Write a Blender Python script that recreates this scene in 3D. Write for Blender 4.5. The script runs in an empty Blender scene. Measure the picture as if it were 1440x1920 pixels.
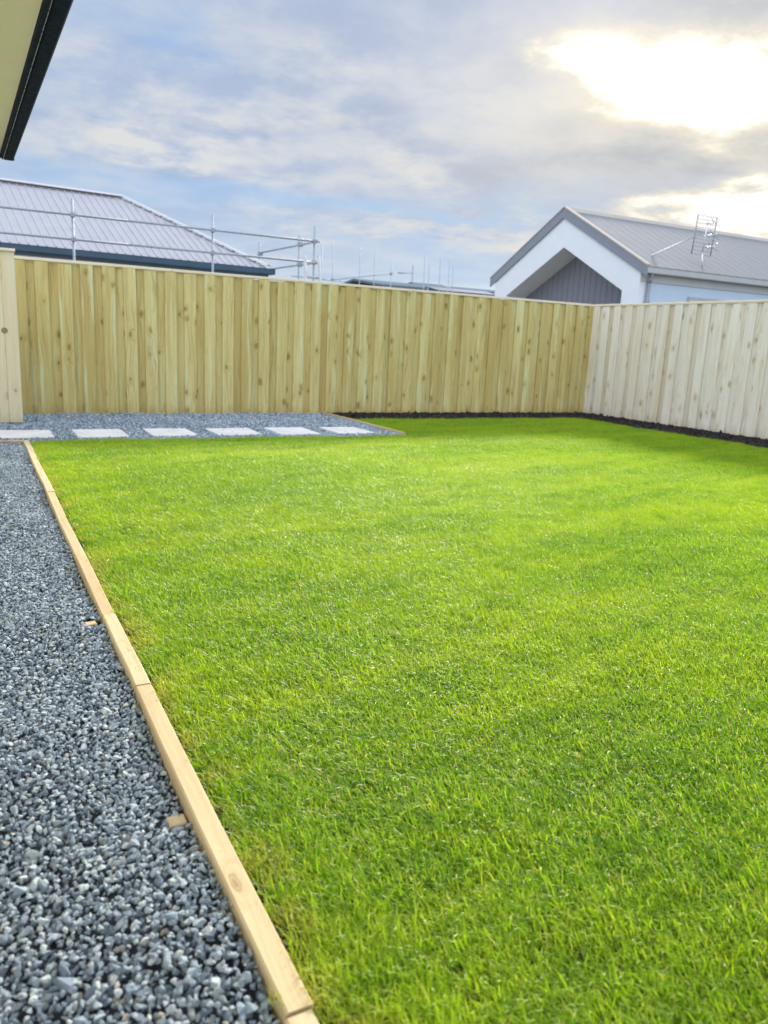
import bpy, bmesh, math, random
import numpy as np
from mathutils import Vector, Matrix, Euler

scene = bpy.context.scene
COL = scene.collection
PI = math.pi
rng = np.random.default_rng(11)
random.seed(5)

# ------------------------------------------------------------------ camera
cam_d = bpy.data.cameras.new('camera')
cam = bpy.data.objects.new('camera', cam_d)
COL.objects.link(cam)
r_, u_, w_ = Vector((0.885, -0.463, 0.046)), Vector((0.060, 0.211, 0.976)), Vector((0.461, 0.861, -0.215))
w_.normalize(); r_ = (r_ - w_ * r_.dot(w_)).normalized(); u_ = r_.cross(w_)
m4 = Matrix((( r_.x, u_.x, -w_.x, 0.0), (r_.y, u_.y, -w_.y, 0.0), (r_.z, u_.z, -w_.z, 1.0589), (0, 0, 0, 1)))
cam.matrix_world = m4
cam_d.sensor_fit = 'AUTO'
cam_d.sensor_width = 36.0
cam_d.lens = 36.0 * 1447.4 / 1920.0
cam_d.clip_start = 0.05
cam_d.clip_end = 3000
cam_d.dof.use_dof = True
cam_d.dof.focus_distance = 3.2
cam_d.dof.aperture_fstop = 3.6
scene.camera = cam

# ------------------------------------------------------------------ light
SUN_EL, SUN_AZ = 23.5, 44.0          # degrees; azimuth from +Y towards +X
SUN_STRENGTH, SUN_ANGLE = 4.4, 8.0
SKY_STRENGTH = 0.05
sd = bpy.data.lights.new('sun', 'SUN')
sd.energy = SUN_STRENGTH
sd.angle = math.radians(SUN_ANGLE)
sd.color = (1.0, 0.93, 0.80)
sun = bpy.data.objects.new('sun', sd)
COL.objects.link(sun)
e, a = math.radians(SUN_EL), math.radians(SUN_AZ)
sdir = Vector((math.sin(a) * math.cos(e), math.cos(a) * math.cos(e), math.sin(e)))
sun.rotation_euler = sdir.to_track_quat('Z', 'Y').to_euler()
sun.location = sdir * 60

scene.cycles.use_denoising = True
scene.view_settings.view_transform = 'Standard'
scene.view_settings.look = 'None'
scene.view_settings.exposure = 1.0
scene.view_settings.gamma = 1.0
scene.view_settings.use_curve_mapping = False


class NT:
    """small helper to write node trees"""
    def __init__(self, tree):
        self.t = tree
        self.n = tree.nodes
        self.l = tree.links

    def new(self, kind, **kw):
        nd = self.n.new(kind)
        for k, v in kw.items():
            setattr(nd, k, v)
        return nd

    def put(self, sock, v):
        if v is None:
            return
        if isinstance(v, bpy.types.NodeSocket):
            self.l.new(v, sock)
        else:
            if hasattr(sock, 'default_value'):
                dv = sock.default_value
                if hasattr(dv, '__len__') and len(dv) == 4 and hasattr(v, '__len__') and len(v) == 3:
                    v = (*v, 1.0)
                sock.default_value = v

    def math(self, op, a, b=None, c=None, clamp=False):
        nd = self.new('ShaderNodeMath', operation=op, use_clamp=clamp)
        self.put(nd.inputs[0], a); self.put(nd.inputs[1], b); self.put(nd.inputs[2], c)
        return nd.outputs[0]

    def vmath(self, op, a, b=None, out=0):
        nd = self.new('ShaderNodeVectorMath', operation=op)
        self.put(nd.inputs[0], a); self.put(nd.inputs[1], b)
        return nd.outputs[out]

    def sep(self, v):
        nd = self.new('ShaderNodeSeparateXYZ'); self.put(nd.inputs[0], v)
        return nd.outputs

    def comb(self, x, y, z):
        nd = self.new('ShaderNodeCombineXYZ')
        self.put(nd.inputs[0], x); self.put(nd.inputs[1], y); self.put(nd.inputs[2], z)
        return nd.outputs[0]

    def noise(self, vec, scale, detail=4.0, rough=0.55, dist=0.0, color=False, dims='3D'):
        nd = self.new('ShaderNodeTexNoise', noise_dimensions=dims)
        self.put(nd.inputs['Vector'], vec); self.put(nd.inputs['Scale'], scale)
        self.put(nd.inputs['Detail'], detail); self.put(nd.inputs['Roughness'], rough)
        self.put(nd.inputs['Distortion'], dist)
        return nd.outputs[1 if color else 0]

    def smooth(self, v, lo, hi, out_lo=0.0, out_hi=1.0):
        nd = self.new('ShaderNodeMapRange', interpolation_type='SMOOTHSTEP')
        self.put(nd.inputs[0], v); self.put(nd.inputs[1], lo); self.put(nd.inputs[2], hi)
        self.put(nd.inputs[3], out_lo); self.put(nd.inputs[4], out_hi)
        return nd.outputs[0]

    def mix(self, f, a, b, blend='MIX'):
        nd = self.new('ShaderNodeMix', data_type='RGBA', blend_type=blend)
        self.put(nd.inputs[0], f); self.put(nd.inputs[6], a); self.put(nd.inputs[7], b)
        return nd.outputs[2]

    def ramp(self, f, stops):
        nd = self.new('ShaderNodeValToRGB')
        cr = nd.color_ramp
        while len(cr.elements) < len(stops):
            cr.elements.new(0.5)
        for el, (p, c) in zip(cr.elements, stops):
            el.position = p; el.color = (*c, 1.0)
        self.put(nd.inputs[0], f)
        return nd.outputs[0]


# ------------------------------------------------------------------ sky
world = bpy.data.worlds.new('World')
scene.world = world
world.use_nodes = True
world.node_tree.nodes.clear()
W = NT(world.node_tree)
sky = W.new('ShaderNodeTexSky', sky_type='NISHITA')
sky.sun_disc = False
sky.sun_elevation = math.radians(SUN_EL)
sky.sun_rotation = math.radians(SUN_AZ)
sky.air_density = 1.0; sky.dust_density = 0.6; sky.ozone_density = 1.5
bg_sky = W.new('ShaderNodeBackground'); W.put(bg_sky.inputs[0], sky.outputs[0]); bg_sky.inputs[1].default_value = SKY_STRENGTH
tc = W.new('ShaderNodeTexCoord')
D = tc.outputs['Generated']
dx, dy, dz = W.sep(D)
az = W.math('MULTIPLY', W.math('ARCTAN2', dx, dy), 180 / PI)
el = W.math('MULTIPLY', W.math('ARCSINE', dz), 180 / PI)
zc = W.math('ADD', W.math('MAXIMUM', dz, 0.0), 0.16)
pl = W.comb(W.math('DIVIDE', dx, zc), W.math('DIVIDE', dy, zc), 0.0)
n1 = W.noise(pl, 0.9, 7.0, 0.55, 0.25)
n2 = W.noise(W.vmath('ADD', pl, (7.3, 2.1, 0.0)), 2.4, 7.0, 0.58, 0.3)
n3 = W.noise(W.vmath('ADD', pl, (3.1, 9.4, 0.0)), 5.0, 6.0, 0.6, 0.2)
wcol = W.noise(W.vmath('ADD', pl, (1.0, 5.0, 3.0)), 1.8, 6.0, 0.6, 0.0, color=True)
wx, wy, wz = W.sep(W.vmath('SUBTRACT', wcol, (0.5, 0.5, 0.5)))
azw = W.math('ADD', az, W.math('MULTIPLY', wx, 26.0))
elw = W.math('ADD', el, W.math('MULTIPLY', wy, 9.0))


def lobe(a0, e0, ra, re, tilt=0.0, warp=True):
    x = W.math('SUBTRACT', azw if warp else az, a0)
    y = W.math('SUBTRACT', elw if warp else el, e0)
    if tilt:
        c, s = math.cos(math.radians(tilt)), math.sin(math.radians(tilt))
        x2 = W.math('ADD', W.math('MULTIPLY', x, c), W.math('MULTIPLY', y, s))
        y2 = W.math('SUBTRACT', W.math('MULTIPLY', y, c), W.math('MULTIPLY', x, s))
        x, y = x2, y2
    q = W.math('ADD', W.math('POWER', W.math('ABSOLUTE', W.math('DIVIDE', x, ra)), 2.0),
               W.math('POWER', W.math('ABSOLUTE', W.math('DIVIDE', y, re)), 2.0))
    return W.math('EXPONENT', W.math('MULTIPLY', q, -1.0))


def total(parts):
    s = None
    for amp, v in parts:
        t = W.math('MULTIPLY', v, amp)
        s = t if s is None else W.math('ADD', s, t)
    return s


# cloud deck: grey lavender, with paler lit wisps and bluer gaps
lit = total([(1.0, lobe(10.0, 12.6, 6.5, 1.3, 0)), (0.9, lobe(18.5, 13.6, 4.6, 2.0, 0)), (0.7, lobe(14.5, 11.6, 6.0, 0.8, -4)),
             (1.1, lobe(29.5, 11.6, 4.2, 1.0, -3)), (0.5, lobe(27.0, 16.8, 8.0, 2.0, 0)), (0.45, lobe(22.0, 17.5, 4.0, 1.2, 10)),
             (0.8, lobe(30.0, 8.1, 9.0, 0.7, 0)), (0.6, lobe(9.0, 15.6, 5.0, 0.8, 0)), (0.6, lobe(37.0, 7.4, 4.0, 0.7, 0)), (0.5, lobe(34.5, 14.8, 5.0, 1.5, 0))])
gap = total([(0.9, lobe(8.0, 8.8, 9.0, 2.2)), (0.8, lobe(24.0, 9.5, 8.0, 1.0)), (0.6, lobe(12.0, 17.5, 3.5, 2.6)), (0.7, lobe(32.0, 6.0, 14.0, 1.5)), (0.9, lobe(33.0, 9.4, 8.0, 0.9, 2)), (0.5, lobe(5.0, 18.0, 4.0, 3.0))])
dark = total([(0.8, lobe(24.0, 14.2, 4.0, 1.0, 8)), (0.8, lobe(36.0, 11.0, 6.0, 1.0, 3)), (0.6, lobe(12.0, 10.6, 6.0, 0.7, 0)), (0.6, lobe(34.0, 9.3, 5.0, 0.7, 0)), (0.5, lobe(17.0, 16.6, 5.0, 0.9, 5))])
texture = W.math('ADD', W.math('MULTIPLY', n2, 0.5), W.math('MULTIPLY', n3, 0.5))
shade = W.math('ADD', W.math('MULTIPLY', lit, W.smooth(texture, 0.40, 0.60, 0.10, 1.20)), W.smooth(n1, 0.45, 0.75, 0.0, 0.35))
cloud = W.mix(W.smooth(texture, 0.36, 0.62), (0.211, 0.254, 0.345), (0.269, 0.309, 0.384))
cloud = W.mix(W.math('MINIMUM', W.math('MULTIPLY', dark, W.smooth(texture, 0.62, 0.40, 0.4, 1.0)), 0.9), cloud, (0.183, 0.230, 0.323))
blue = W.mix(W.smooth(el, 0.0, 14.0), (0.281, 0.390, 0.508), (0.160, 0.261, 0.410))
cloud = W.mix(W.math('MINIMUM', W.math('MULTIPLY', gap, W.smooth(n1, 0.65, 0.35, 0.6, 1.0)), 0.9), cloud, blue)
cloud = W.mix(W.smooth(el, 8.0, 2.0, 0.0, 0.7), cloud, (0.269, 0.355, 0.454))
cloud = W.mix(W.math('MINIMUM', shade, 1.0), cloud, (0.363, 0.370, 0.381))
# overcast sky out of view, brightened overhead and opposite the sun to light fences
lift = W.math('ADD', 1.0, W.math('MULTIPLY', W.smooth(el, 20.0, 75.0), 1.7))
behind = W.math('MULTIPLY', W.smooth(W.vmath('DOT_PRODUCT', D, tuple(sdir), out=1), 0.55, -0.6), W.smooth(el, 0.0, 25.0, 0.55, 1.0))
lift = W.math('ADD', lift, W.math('MULTIPLY', behind, 1.6))
cloud = W.mix(W.math('MULTIPLY', W.math('SUBTRACT', lift, 1.0), 0.45, clamp=True), cloud, (0.361, 0.374, 0.412))
cloud = W.vmath('MULTIPLY', cloud, W.comb(lift, lift, lift))
# glow round the hidden sun, cut by darker bands of cloud
halo = lobe(44.0, 15.5, 13.0, 6.5, 0, warp=False)
core = total([(1.7, lobe(44.0, 17.6, 6.2, 2.2, -14)), (1.6, lobe(51.0, 15.6, 8.0, 2.0, -6)), (0.9, lobe(38.5, 18.8, 3.0, 1.3, -10)), (1.8, lobe(53.5, 10.0, 5.6, 1.35, 4)), (0.75, lobe(45.5, 8.9, 7.0, 0.7, 3))])
band = total([(1.1, lobe(48.5, 12.5, 9.0, 0.95, 2)), (1.3, lobe(51.5, 20.4, 7.5, 1.8, -15)), (0.5, lobe(40.0, 11.9, 5.0, 1.2, 0))])
cloud = W.mix(W.math('MULTIPLY', halo, 0.85), cloud, (0.385, 0.365, 0.325))
cloud = W.mix(W.math('MULTIPLY', band, W.smooth(texture, 0.38, 0.62, 0.95, 0.35)), cloud, (0.261, 0.269, 0.283))
corei = W.math('ADD', core, W.math('MULTIPLY', W.math('SUBTRACT', texture, 0.5), 1.1))
corem = W.smooth(corei, -0.12, 0.95)
warm = W.mix(W.smooth(corei, 0.35, 1.25), (0.475, 0.435, 0.335), (0.60, 0.585, 0.545))
cloud = W.mix(corem, cloud, warm)
bg_cloud = W.new('ShaderNodeBackground'); W.put(bg_cloud.inputs[0], cloud); bg_cloud.inputs[1].default_value = 1.0
cover = W.smooth(n1, 0.30, 0.52, 0.86, 0.98)
mixs = W.new('ShaderNodeMixShader')
W.put(mixs.inputs[0], cover); W.put(mixs.inputs[1], bg_sky.outputs[0]); W.put(mixs.inputs[2], bg_cloud.outputs[0])
wo = W.new('ShaderNodeOutputWorld'); W.put(wo.inputs[0], mixs.outputs[0])
world.cycles.sampling_method = 'MANUAL'
world.cycles.sample_map_resolution = 1024

# ------------------------------------------------------------------ materials


def mat(name):
    m = bpy.data.materials.new(name)
    m.use_nodes = True
    m.node_tree.nodes.clear()
    t = NT(m.node_tree)
    out = t.new('ShaderNodeOutputMaterial')
    return m, t, out


def principled(t, out, color, rough=0.6, metal=0.0, bump=None, bump_d=0.002, spec=0.5):
    b = t.new('ShaderNodeBsdfPrincipled')
    t.put(b.inputs['Base Color'], color); t.put(b.inputs['Roughness'], rough); t.put(b.inputs['Metallic'], metal)
    t.put(b.inputs['Specular IOR Level'], spec)
    if bump is not None:
        bn = t.new('ShaderNodeBump'); t.put(bn.inputs['Height'], bump)
        bn.inputs['Strength'].default_value = 1.0; bn.inputs['Distance'].default_value = bump_d
        t.put(b.inputs['Normal'], bn.outputs[0])
    t.put(out.inputs[0], b.outputs[0])
    return b


def plain(name, color, rough=0.6, metal=0.0, vary=0.08, scale=3.0, bump=0.0, bscale=60.0, spec=0.5):
    m, t, out = mat(name)
    g = t.new('ShaderNodeNewGeometry')
    n = t.noise(g.outputs['Position'], scale, 5.0, 0.6)
    nf = t.noise(g.outputs['Position'], scale * 9, 4.0, 0.6)
    k = t.math('ADD', t.math('MULTIPLY', n, 0.65), t.math('MULTIPLY', nf, 0.35))
    lo = tuple(c * (1 - vary) for c in color); hi = tuple(min(1, c * (1 + vary)) for c in color)
    c = t.mix(t.smooth(k, 0.3, 0.7), lo, hi)
    bh = t.noise(g.outputs['Position'], bscale, 5.0, 0.6) if bump else None
    principled(t, out, c, t.smooth(nf, 0.3, 0.7, rough - 0.08, rough + 0.08), metal, bh, bump, spec)
    return m


def wood(name, tones, knot=0.8, green=0.35, grain_axis='Z', streak=1.0, knot_sx=7.5, knot_sz=4.2, rough=0.75):
    """sawn pine: grain along one local axis, knots, cathedral figure, tone by the piece"""
    m, t, out = mat(name)
    tco = t.new('ShaderNodeTexCoord'); oi = t.new('ShaderNodeObjectInfo')
    rnd = oi.outputs['Random']
    x, y, z = t.sep(tco.outputs['Object'])
    if grain_axis == 'Y':
        x, y, z = x, z, y
    off = t.math('MULTIPLY', rnd, 137.0)
    off2 = t.math('MULTIPLY', t.math('FRACT', t.math('MULTIPLY', rnd, 91.7)), 61.0)
    rnd2 = t.math('FRACT', t.math('MULTIPLY', rnd, 37.31))
    rnd3 = t.math('FRACT', t.math('MULTIPLY', rnd, 211.7))
    xx = t.math('ADD', x, t.math('MULTIPLY', y, 0.8))
    # knots: stretched cells
    kv = t.comb(t.math('ADD', t.math('MULTIPLY', xx, knot_sx), off2), t.math('ADD', t.math('MULTIPLY', z, knot_sz), off), off2)
    vo = t.new('ShaderNodeTexVoronoi', feature='F1', voronoi_dimensions='2D')
    t.put(vo.inputs['Vector'], kv); vo.inputs['Scale'].default_value = 1.0; vo.inputs['Randomness'].default_value = 1.0
    dist = t.math('ADD', vo.outputs['Distance'], t.math('MULTIPLY', t.math('SUBTRACT', t.noise(kv, 9.0, 3.0, 0.6), 0.5), 0.10))
    hasv = t.sep(vo.outputs['Color'])[0]
    has = t.math('GREATER_THAN', hasv, 1.0 - knot * 0.42)
    ksize = t.smooth(hasv, 1.0 - knot * 0.42, 1.0, 0.07, 0.20)
    kmask = t.math('MULTIPLY', has, t.smooth(dist, ksize, t.math('MULTIPLY', ksize, 0.35)))
    ring = t.math('MULTIPLY', has, t.smooth(t.math('ABSOLUTE', t.math('SUBTRACT', dist, ksize)), 0.04, 0.0))
    kaura = t.math('MULTIPLY', has, t.smooth(dist, 0.55, 0.05))
    # growth figure bent round the knots
    warp = t.math('MULTIPLY', kaura, 0.05)
    lowf = t.noise(t.comb(t.math('ADD', t.math('MULTIPLY', xx, 5.0), off), t.math('ADD', t.math('MULTIPLY', z, 1.2), off2), off), 1.0, 2.0, 0.5)
    gx = t.math('ADD', t.math('ADD', xx, warp), t.math('MULTIPLY', lowf, 0.16))
    gv = t.comb(t.math('ADD', t.math('MULTIPLY', gx, 60.0), off), t.math('ADD', t.math('MULTIPLY', z, 1.0), off2), off)
    g1 = t.noise(gv, 1.0, 3.0, 0.6)
    fine = t.noise(t.comb(t.math('ADD', t.math('MULTIPLY', xx, 420.0), off), t.math('MULTIPLY', z, 9.0), off), 1.0, 2.0, 0.5)
    broad = t.noise(t.comb(t.math('ADD', t.math('MULTIPLY', xx, 10.0), off2), t.math('ADD', t.math('MULTIPLY', z, 0.7), off), off), 1.0, 3.0, 0.6)
    blot = t.noise(t.comb(t.math('ADD', t.math('MULTIPLY', xx, 13.0), off), t.math('ADD', t.math('MULTIPLY', z, 4.5), off2), off2), 1.0, 4.0, 0.6)
    base = t.mix(rnd2, tones[0], tones[1])
    base = t.mix(t.smooth(rnd3, 0.45, 1.0, 0.0, 0.65), base, tones[2])
    base = t.mix(t.math('MULTIPLY', t.smooth(broad, 0.50, 0.66), green), base, tones[4])
    base = t.mix(t.math('MULTIPLY', t.smooth(broad, 0.48, 0.32), 0.55), base, tones[2])
    base = t.mix(t.math('MULTIPLY', t.smooth(blot, 0.56, 0.74), 0.45), base, tones[2])
    base = t.mix(t.math('MULTIPLY', t.smooth(g1, 0.48, 0.70), 0.55 * streak), base, tones[3])
    base = t.mix(t.math('MULTIPLY', t.smooth(fine, 0.45, 0.8), 0.18), base, tones[3])
    base = t.mix(t.math('MULTIPLY', kaura, t.smooth(blot, 0.3, 0.65, 0.1, 0.8)), base, tones[2])
    base = t.mix(t.math('MULTIPLY', ring, t.smooth(blot, 0.35, 0.6, 0.15, 0.85)), base, tuple(c * 0.5 for c in tones[3]))
    base = t.mix(t.math('MULTIPLY', kmask, t.smooth(blot, 0.3, 0.6, 0.4, 0.85)), base, tuple(c * 0.7 for c in tones[3]))
    if grain_axis == 'Z':      # damp stain and soil splash at the foot
        base = t.mix(t.math('MULTIPLY', t.smooth(t.math('ADD', z, t.math('MULTIPLY', t.math('SUBTRACT', blot, 0.5), 0.5)), 0.17, -0.04), 0.5), base, tuple(c * 0.75 for c in tones[2]))
    h = t.math('ADD', t.math('MULTIPLY', g1, 0.6), t.math('MULTIPLY', fine, 0.4))
    principled(t, out, base, rough, 0.0, h, 0.0012, 0.3)
    return m


# tones: pale, honey, brownish, streak/knot, greenish
M = {}
M['board'] = wood('treated_pine', [(0.63, 0.56, 0.26), (0.575, 0.50, 0.205), (0.45, 0.355, 0.12), (0.30, 0.205, 0.055), (0.62, 0.67, 0.39)], knot=0.6, green=0.75)
M['board_brown'] = wood('treated_heart_pine', [(0.595, 0.515, 0.225), (0.535, 0.445, 0.175), (0.42, 0.32, 0.105), (0.28, 0.185, 0.05), (0.585, 0.62, 0.34)], knot=0.6, green=0.5)  # back boards: own browner tone plus shade of the recess put into colour
M['board_pale_brown'] = wood('pale_heart_pine', [(0.75, 0.725, 0.64), (0.70, 0.67, 0.58), (0.54, 0.45, 0.30), (0.46, 0.38, 0.25), (0.68, 0.69, 0.62)], knot=0.6, green=0.5, streak=0.9)  # back boards of the paler fence, recess shade partly put into colour
M['board_pale'] = wood('pale_pine', [(0.79, 0.765, 0.68), (0.74, 0.71, 0.62), (0.62, 0.53, 0.36), (0.53, 0.45, 0.30), (0.76, 0.78, 0.72)], knot=0.55, green=0.6, streak=0.9)  # same pine made paler, veil of glare partly put into its colour
M['gate'] = wood('gate_pine', [(0.74, 0.69, 0.50), (0.70, 0.66, 0.46), (0.63, 0.56, 0.36), (0.55, 0.48, 0.30), (0.72, 0.74, 0.58)], knot=0.3, streak=0.6)
M['cap'] = wood('cap_pine', [(0.78, 0.70, 0.54), (0.76, 0.68, 0.50), (0.68, 0.58, 0.38), (0.56, 0.46, 0.28), (0.74, 0.72, 0.56)], knot=0.3, grain_axis='Y', streak=0.5)
M['timber'] = wood('edging_pine', [(0.52, 0.435, 0.28), (0.49, 0.40, 0.245), (0.42, 0.31, 0.165), (0.31, 0.215, 0.10), (0.52, 0.46, 0.31)], knot=0.25, grain_axis='Y', streak=0.65, knot_sx=16.0, knot_sz=5.0)
M['concrete'] = plain('pale_concrete', (0.60, 0.60, 0.595), 0.88, vary=0.14, scale=4, bump=0.001, bscale=180)
M['soil'] = plain('soil', (0.026, 0.019, 0.012), 0.95, vary=0.35, scale=9, bump=0.01, bscale=60, spec=0.2)
M['earth'] = plain('bare_ground', (0.16, 0.13, 0.09), 0.95, vary=0.2, scale=2, spec=0.2)
M['gravel_base'] = plain('gravel_dust', (0.035, 0.042, 0.055), 0.95, vary=0.3, scale=30, bump=0.006, bscale=70, spec=0.2)
M['dark_metal'] = plain('dark_steel', (0.006, 0.014, 0.032), 0.6, vary=0.0, spec=0.03)
M['soffit'] = plain('cream_soffit', (0.66, 0.63, 0.46), 0.7, vary=0.03)
M['brick_wall'] = plain('render_wall', (0.62, 0.60, 0.55), 0.85, vary=0.05)
M['bead'] = plain('bright_bead', (0.75, 0.78, 0.78), 0.3, metal=0.6, vary=0.05)
M['roof_lav'] = plain('grey_roof_steel', (0.40, 0.41, 0.45), 0.6, vary=0.05, spec=0.3)
M['roof_rib'] = plain('roof_rib_steel', (0.33, 0.34, 0.40), 0.45, vary=0.05)
M['roof_dark'] = plain('roof_underlay', (0.05, 0.055, 0.07), 0.8)
M['navy'] = plain('navy_steel', (0.035, 0.085, 0.15), 0.4, vary=0.1)
M['galv'] = plain('galvanised_steel', (0.30, 0.35, 0.42), 0.6, metal=0.2, vary=0.15, scale=12, spec=0.25)
M['white_paint'] = plain('white_paint', (0.68, 0.76, 0.84), 0.6, vary=0.025)  # white tinted blue, the cool cast of shade put into it
M['blue_wall'] = plain('pale_blue_wall', (0.46, 0.60, 0.76), 0.7, vary=0.03)  # white side wall, its bluish shade put into the colour
M['barge'] = plain('barge_grey', (0.20, 0.235, 0.30), 0.5, vary=0.05)
M['cladding'] = plain('slate_cladding', (0.175, 0.20, 0.255), 0.6, vary=0.06)
M['roof_grey'] = plain('warm_grey_roof_steel', (0.20, 0.215, 0.235), 0.85, vary=0.05, spec=0.1)
M['flash'] = plain('pale_flashing', (0.40, 0.38, 0.35), 0.85, vary=0.05, spec=0.05)
M['gutter_grey'] = plain('grey_gutter', (0.42, 0.47, 0.50), 0.45, vary=0.05)
M['pipe'] = plain('grey_pipe', (0.24, 0.27, 0.33), 0.45, vary=0.05)
M['frame'] = plain('window_frame_grey', (0.36, 0.39, 0.43), 0.45)
M['aluminium'] = plain('aluminium', (0.72, 0.74, 0.76), 0.3, metal=0.7, vary=0.05)
M['far_grey'] = plain('far_roof_grey', (0.13, 0.16, 0.20), 0.95, spec=0.0)
M['far_dark'] = plain('far_roof_dark', (0.07, 0.10, 0.15), 0.9, spec=0.1)
M['ladder'] = plain('ladder_alloy', (0.42, 0.44, 0.47), 0.7, vary=0.05, spec=0.2)
M['far_wall'] = plain('far_wall', (0.55, 0.57, 0.60), 0.8)
M['hole'] = plain('latch_recess', (0.27, 0.20, 0.085), 0.7)  # solid disc, the dark inside of the hole put into its colour

# window glass
m, t, out = mat('window_glass')
b = principled(t, out, (0.55, 0.57, 0.56), 0.08, 0.0, spec=0.8)
M['glass'] = m

# stones
m, t, out = mat('slate_chip')
oi = t.new('ShaderNodeObjectInfo'); tco = t.new('ShaderNodeTexCoord'); g = t.new('ShaderNodeNewGeometry')
rn = oi.outputs['Random']
rn2 = t.math('FRACT', t.math('MULTIPLY', rn, 53.17))
c = t.ramp(rn, [(0.0, (0.10, 0.150, 0.215)), (0.25, (0.195, 0.265, 0.345)), (0.62, (0.31, 0.390, 0.455)), (0.92, (0.42, 0.49, 0.53)), (1.0, (0.56, 0.60, 0.61))])
c = t.mix(t.smooth(rn2, 0.985, 0.995), c, (0.34, 0.29, 0.21))
nn = t.noise(tco.outputs['Object'], 90.0, 4.0, 0.65)
c = t.mix(t.smooth(nn, 0.4, 0.75, 0.0, 0.5), c, (0.30, 0.32, 0.35))
c = t.mix(t.smooth(nn, 0.5, 0.25, 0.0, 0.35), c, (0.06, 0.075, 0.10))
principled(t, out, c, 0.75, 0.0, nn, 0.001, 0.3)
M['stone'] = m

# bark mulch
m, t, out = mat('bark_chip')
oi = t.new('ShaderNodeObjectInfo')
c = t.ramp(oi.outputs['Random'], [(0.0, (0.012, 0.012, 0.014)), (0.7, (0.030, 0.027, 0.026)), (1.0, (0.07, 0.055, 0.045))])
principled(t, out, c, 0.9, 0.0, spec=0.15)
M['bark'] = m

# grass blades
m, t, out = mat('grass_blade')
at = t.new('ShaderNodeAttribute', attribute_name='tint'); at2 = t.new('ShaderNodeAttribute', attribute_name='along')
g = t.new('ShaderNodeNewGeometry')
pos = g.outputs['Position']
px, py, pz = t.sep(pos)
patch = t.noise(t.comb(t.math('MULTIPLY', px, 0.55), t.math('MULTIPLY', py, 1.0), 0.0), 1.3, 4.0, 0.6)
patch2 = t.noise(t.comb(px, py, 0.0), 5.5, 3.0, 0.6)
bands = t.noise(t.comb(t.math('MULTIPLY', t.math('ADD', px, t.math('MULTIPLY', py, 0.5)), 0.35), t.math('MULTIPLY', t.math('SUBTRACT', py, t.math('MULTIPLY', px, 0.25)), 3.2), 0.0), 1.0, 3.0, 0.6)
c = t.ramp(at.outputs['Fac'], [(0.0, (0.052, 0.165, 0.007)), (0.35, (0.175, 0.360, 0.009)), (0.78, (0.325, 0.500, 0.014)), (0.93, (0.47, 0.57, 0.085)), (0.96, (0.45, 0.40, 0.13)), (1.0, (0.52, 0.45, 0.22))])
c = t.mix(t.smooth(patch, 0.40, 0.64, 0.0, 0.6), c, (0.350, 0.485, 0.014))
c = t.mix(t.smooth(patch2, 0.52, 0.34, 0.0, 0.35), c, (0.080, 0.220, 0.008))
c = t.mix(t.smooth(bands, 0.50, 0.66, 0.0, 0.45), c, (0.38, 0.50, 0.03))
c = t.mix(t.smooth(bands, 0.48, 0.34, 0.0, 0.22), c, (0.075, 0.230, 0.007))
c = t.mix(t.smooth(at2.outputs['Fac'], 0.30, 0.0, 0.0, 0.15), c, (0.24, 0.24, 0.05))
c = t.mix(t.math('MULTIPLY', t.smooth(px, 0.58, 0.42), t.smooth(patch2, 0.45, 0.62, 0.0, 0.5)), c, (0.42, 0.36, 0.09))
pb = t.new('ShaderNodeBsdfPrincipled')
t.put(pb.inputs['Base Color'], c); pb.inputs['Roughness'].default_value = 0.42; pb.inputs['Specular IOR Level'].default_value = 0.32
tr = t.new('ShaderNodeBsdfTranslucent')
t.put(tr.inputs[0], t.vmath('MULTIPLY', c, (1.35, 1.3, 0.8)))
ms = t.new('ShaderNodeMixShader'); ms.inputs[0].default_value = 0.48
t.put(ms.inputs[1], pb.outputs[0]); t.put(ms.inputs[2], tr.outputs[0]); t.put(out.inputs[0], ms.outputs[0])
M['grass'] = m

# ------------------------------------------------------------------ geometry helpers


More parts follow.
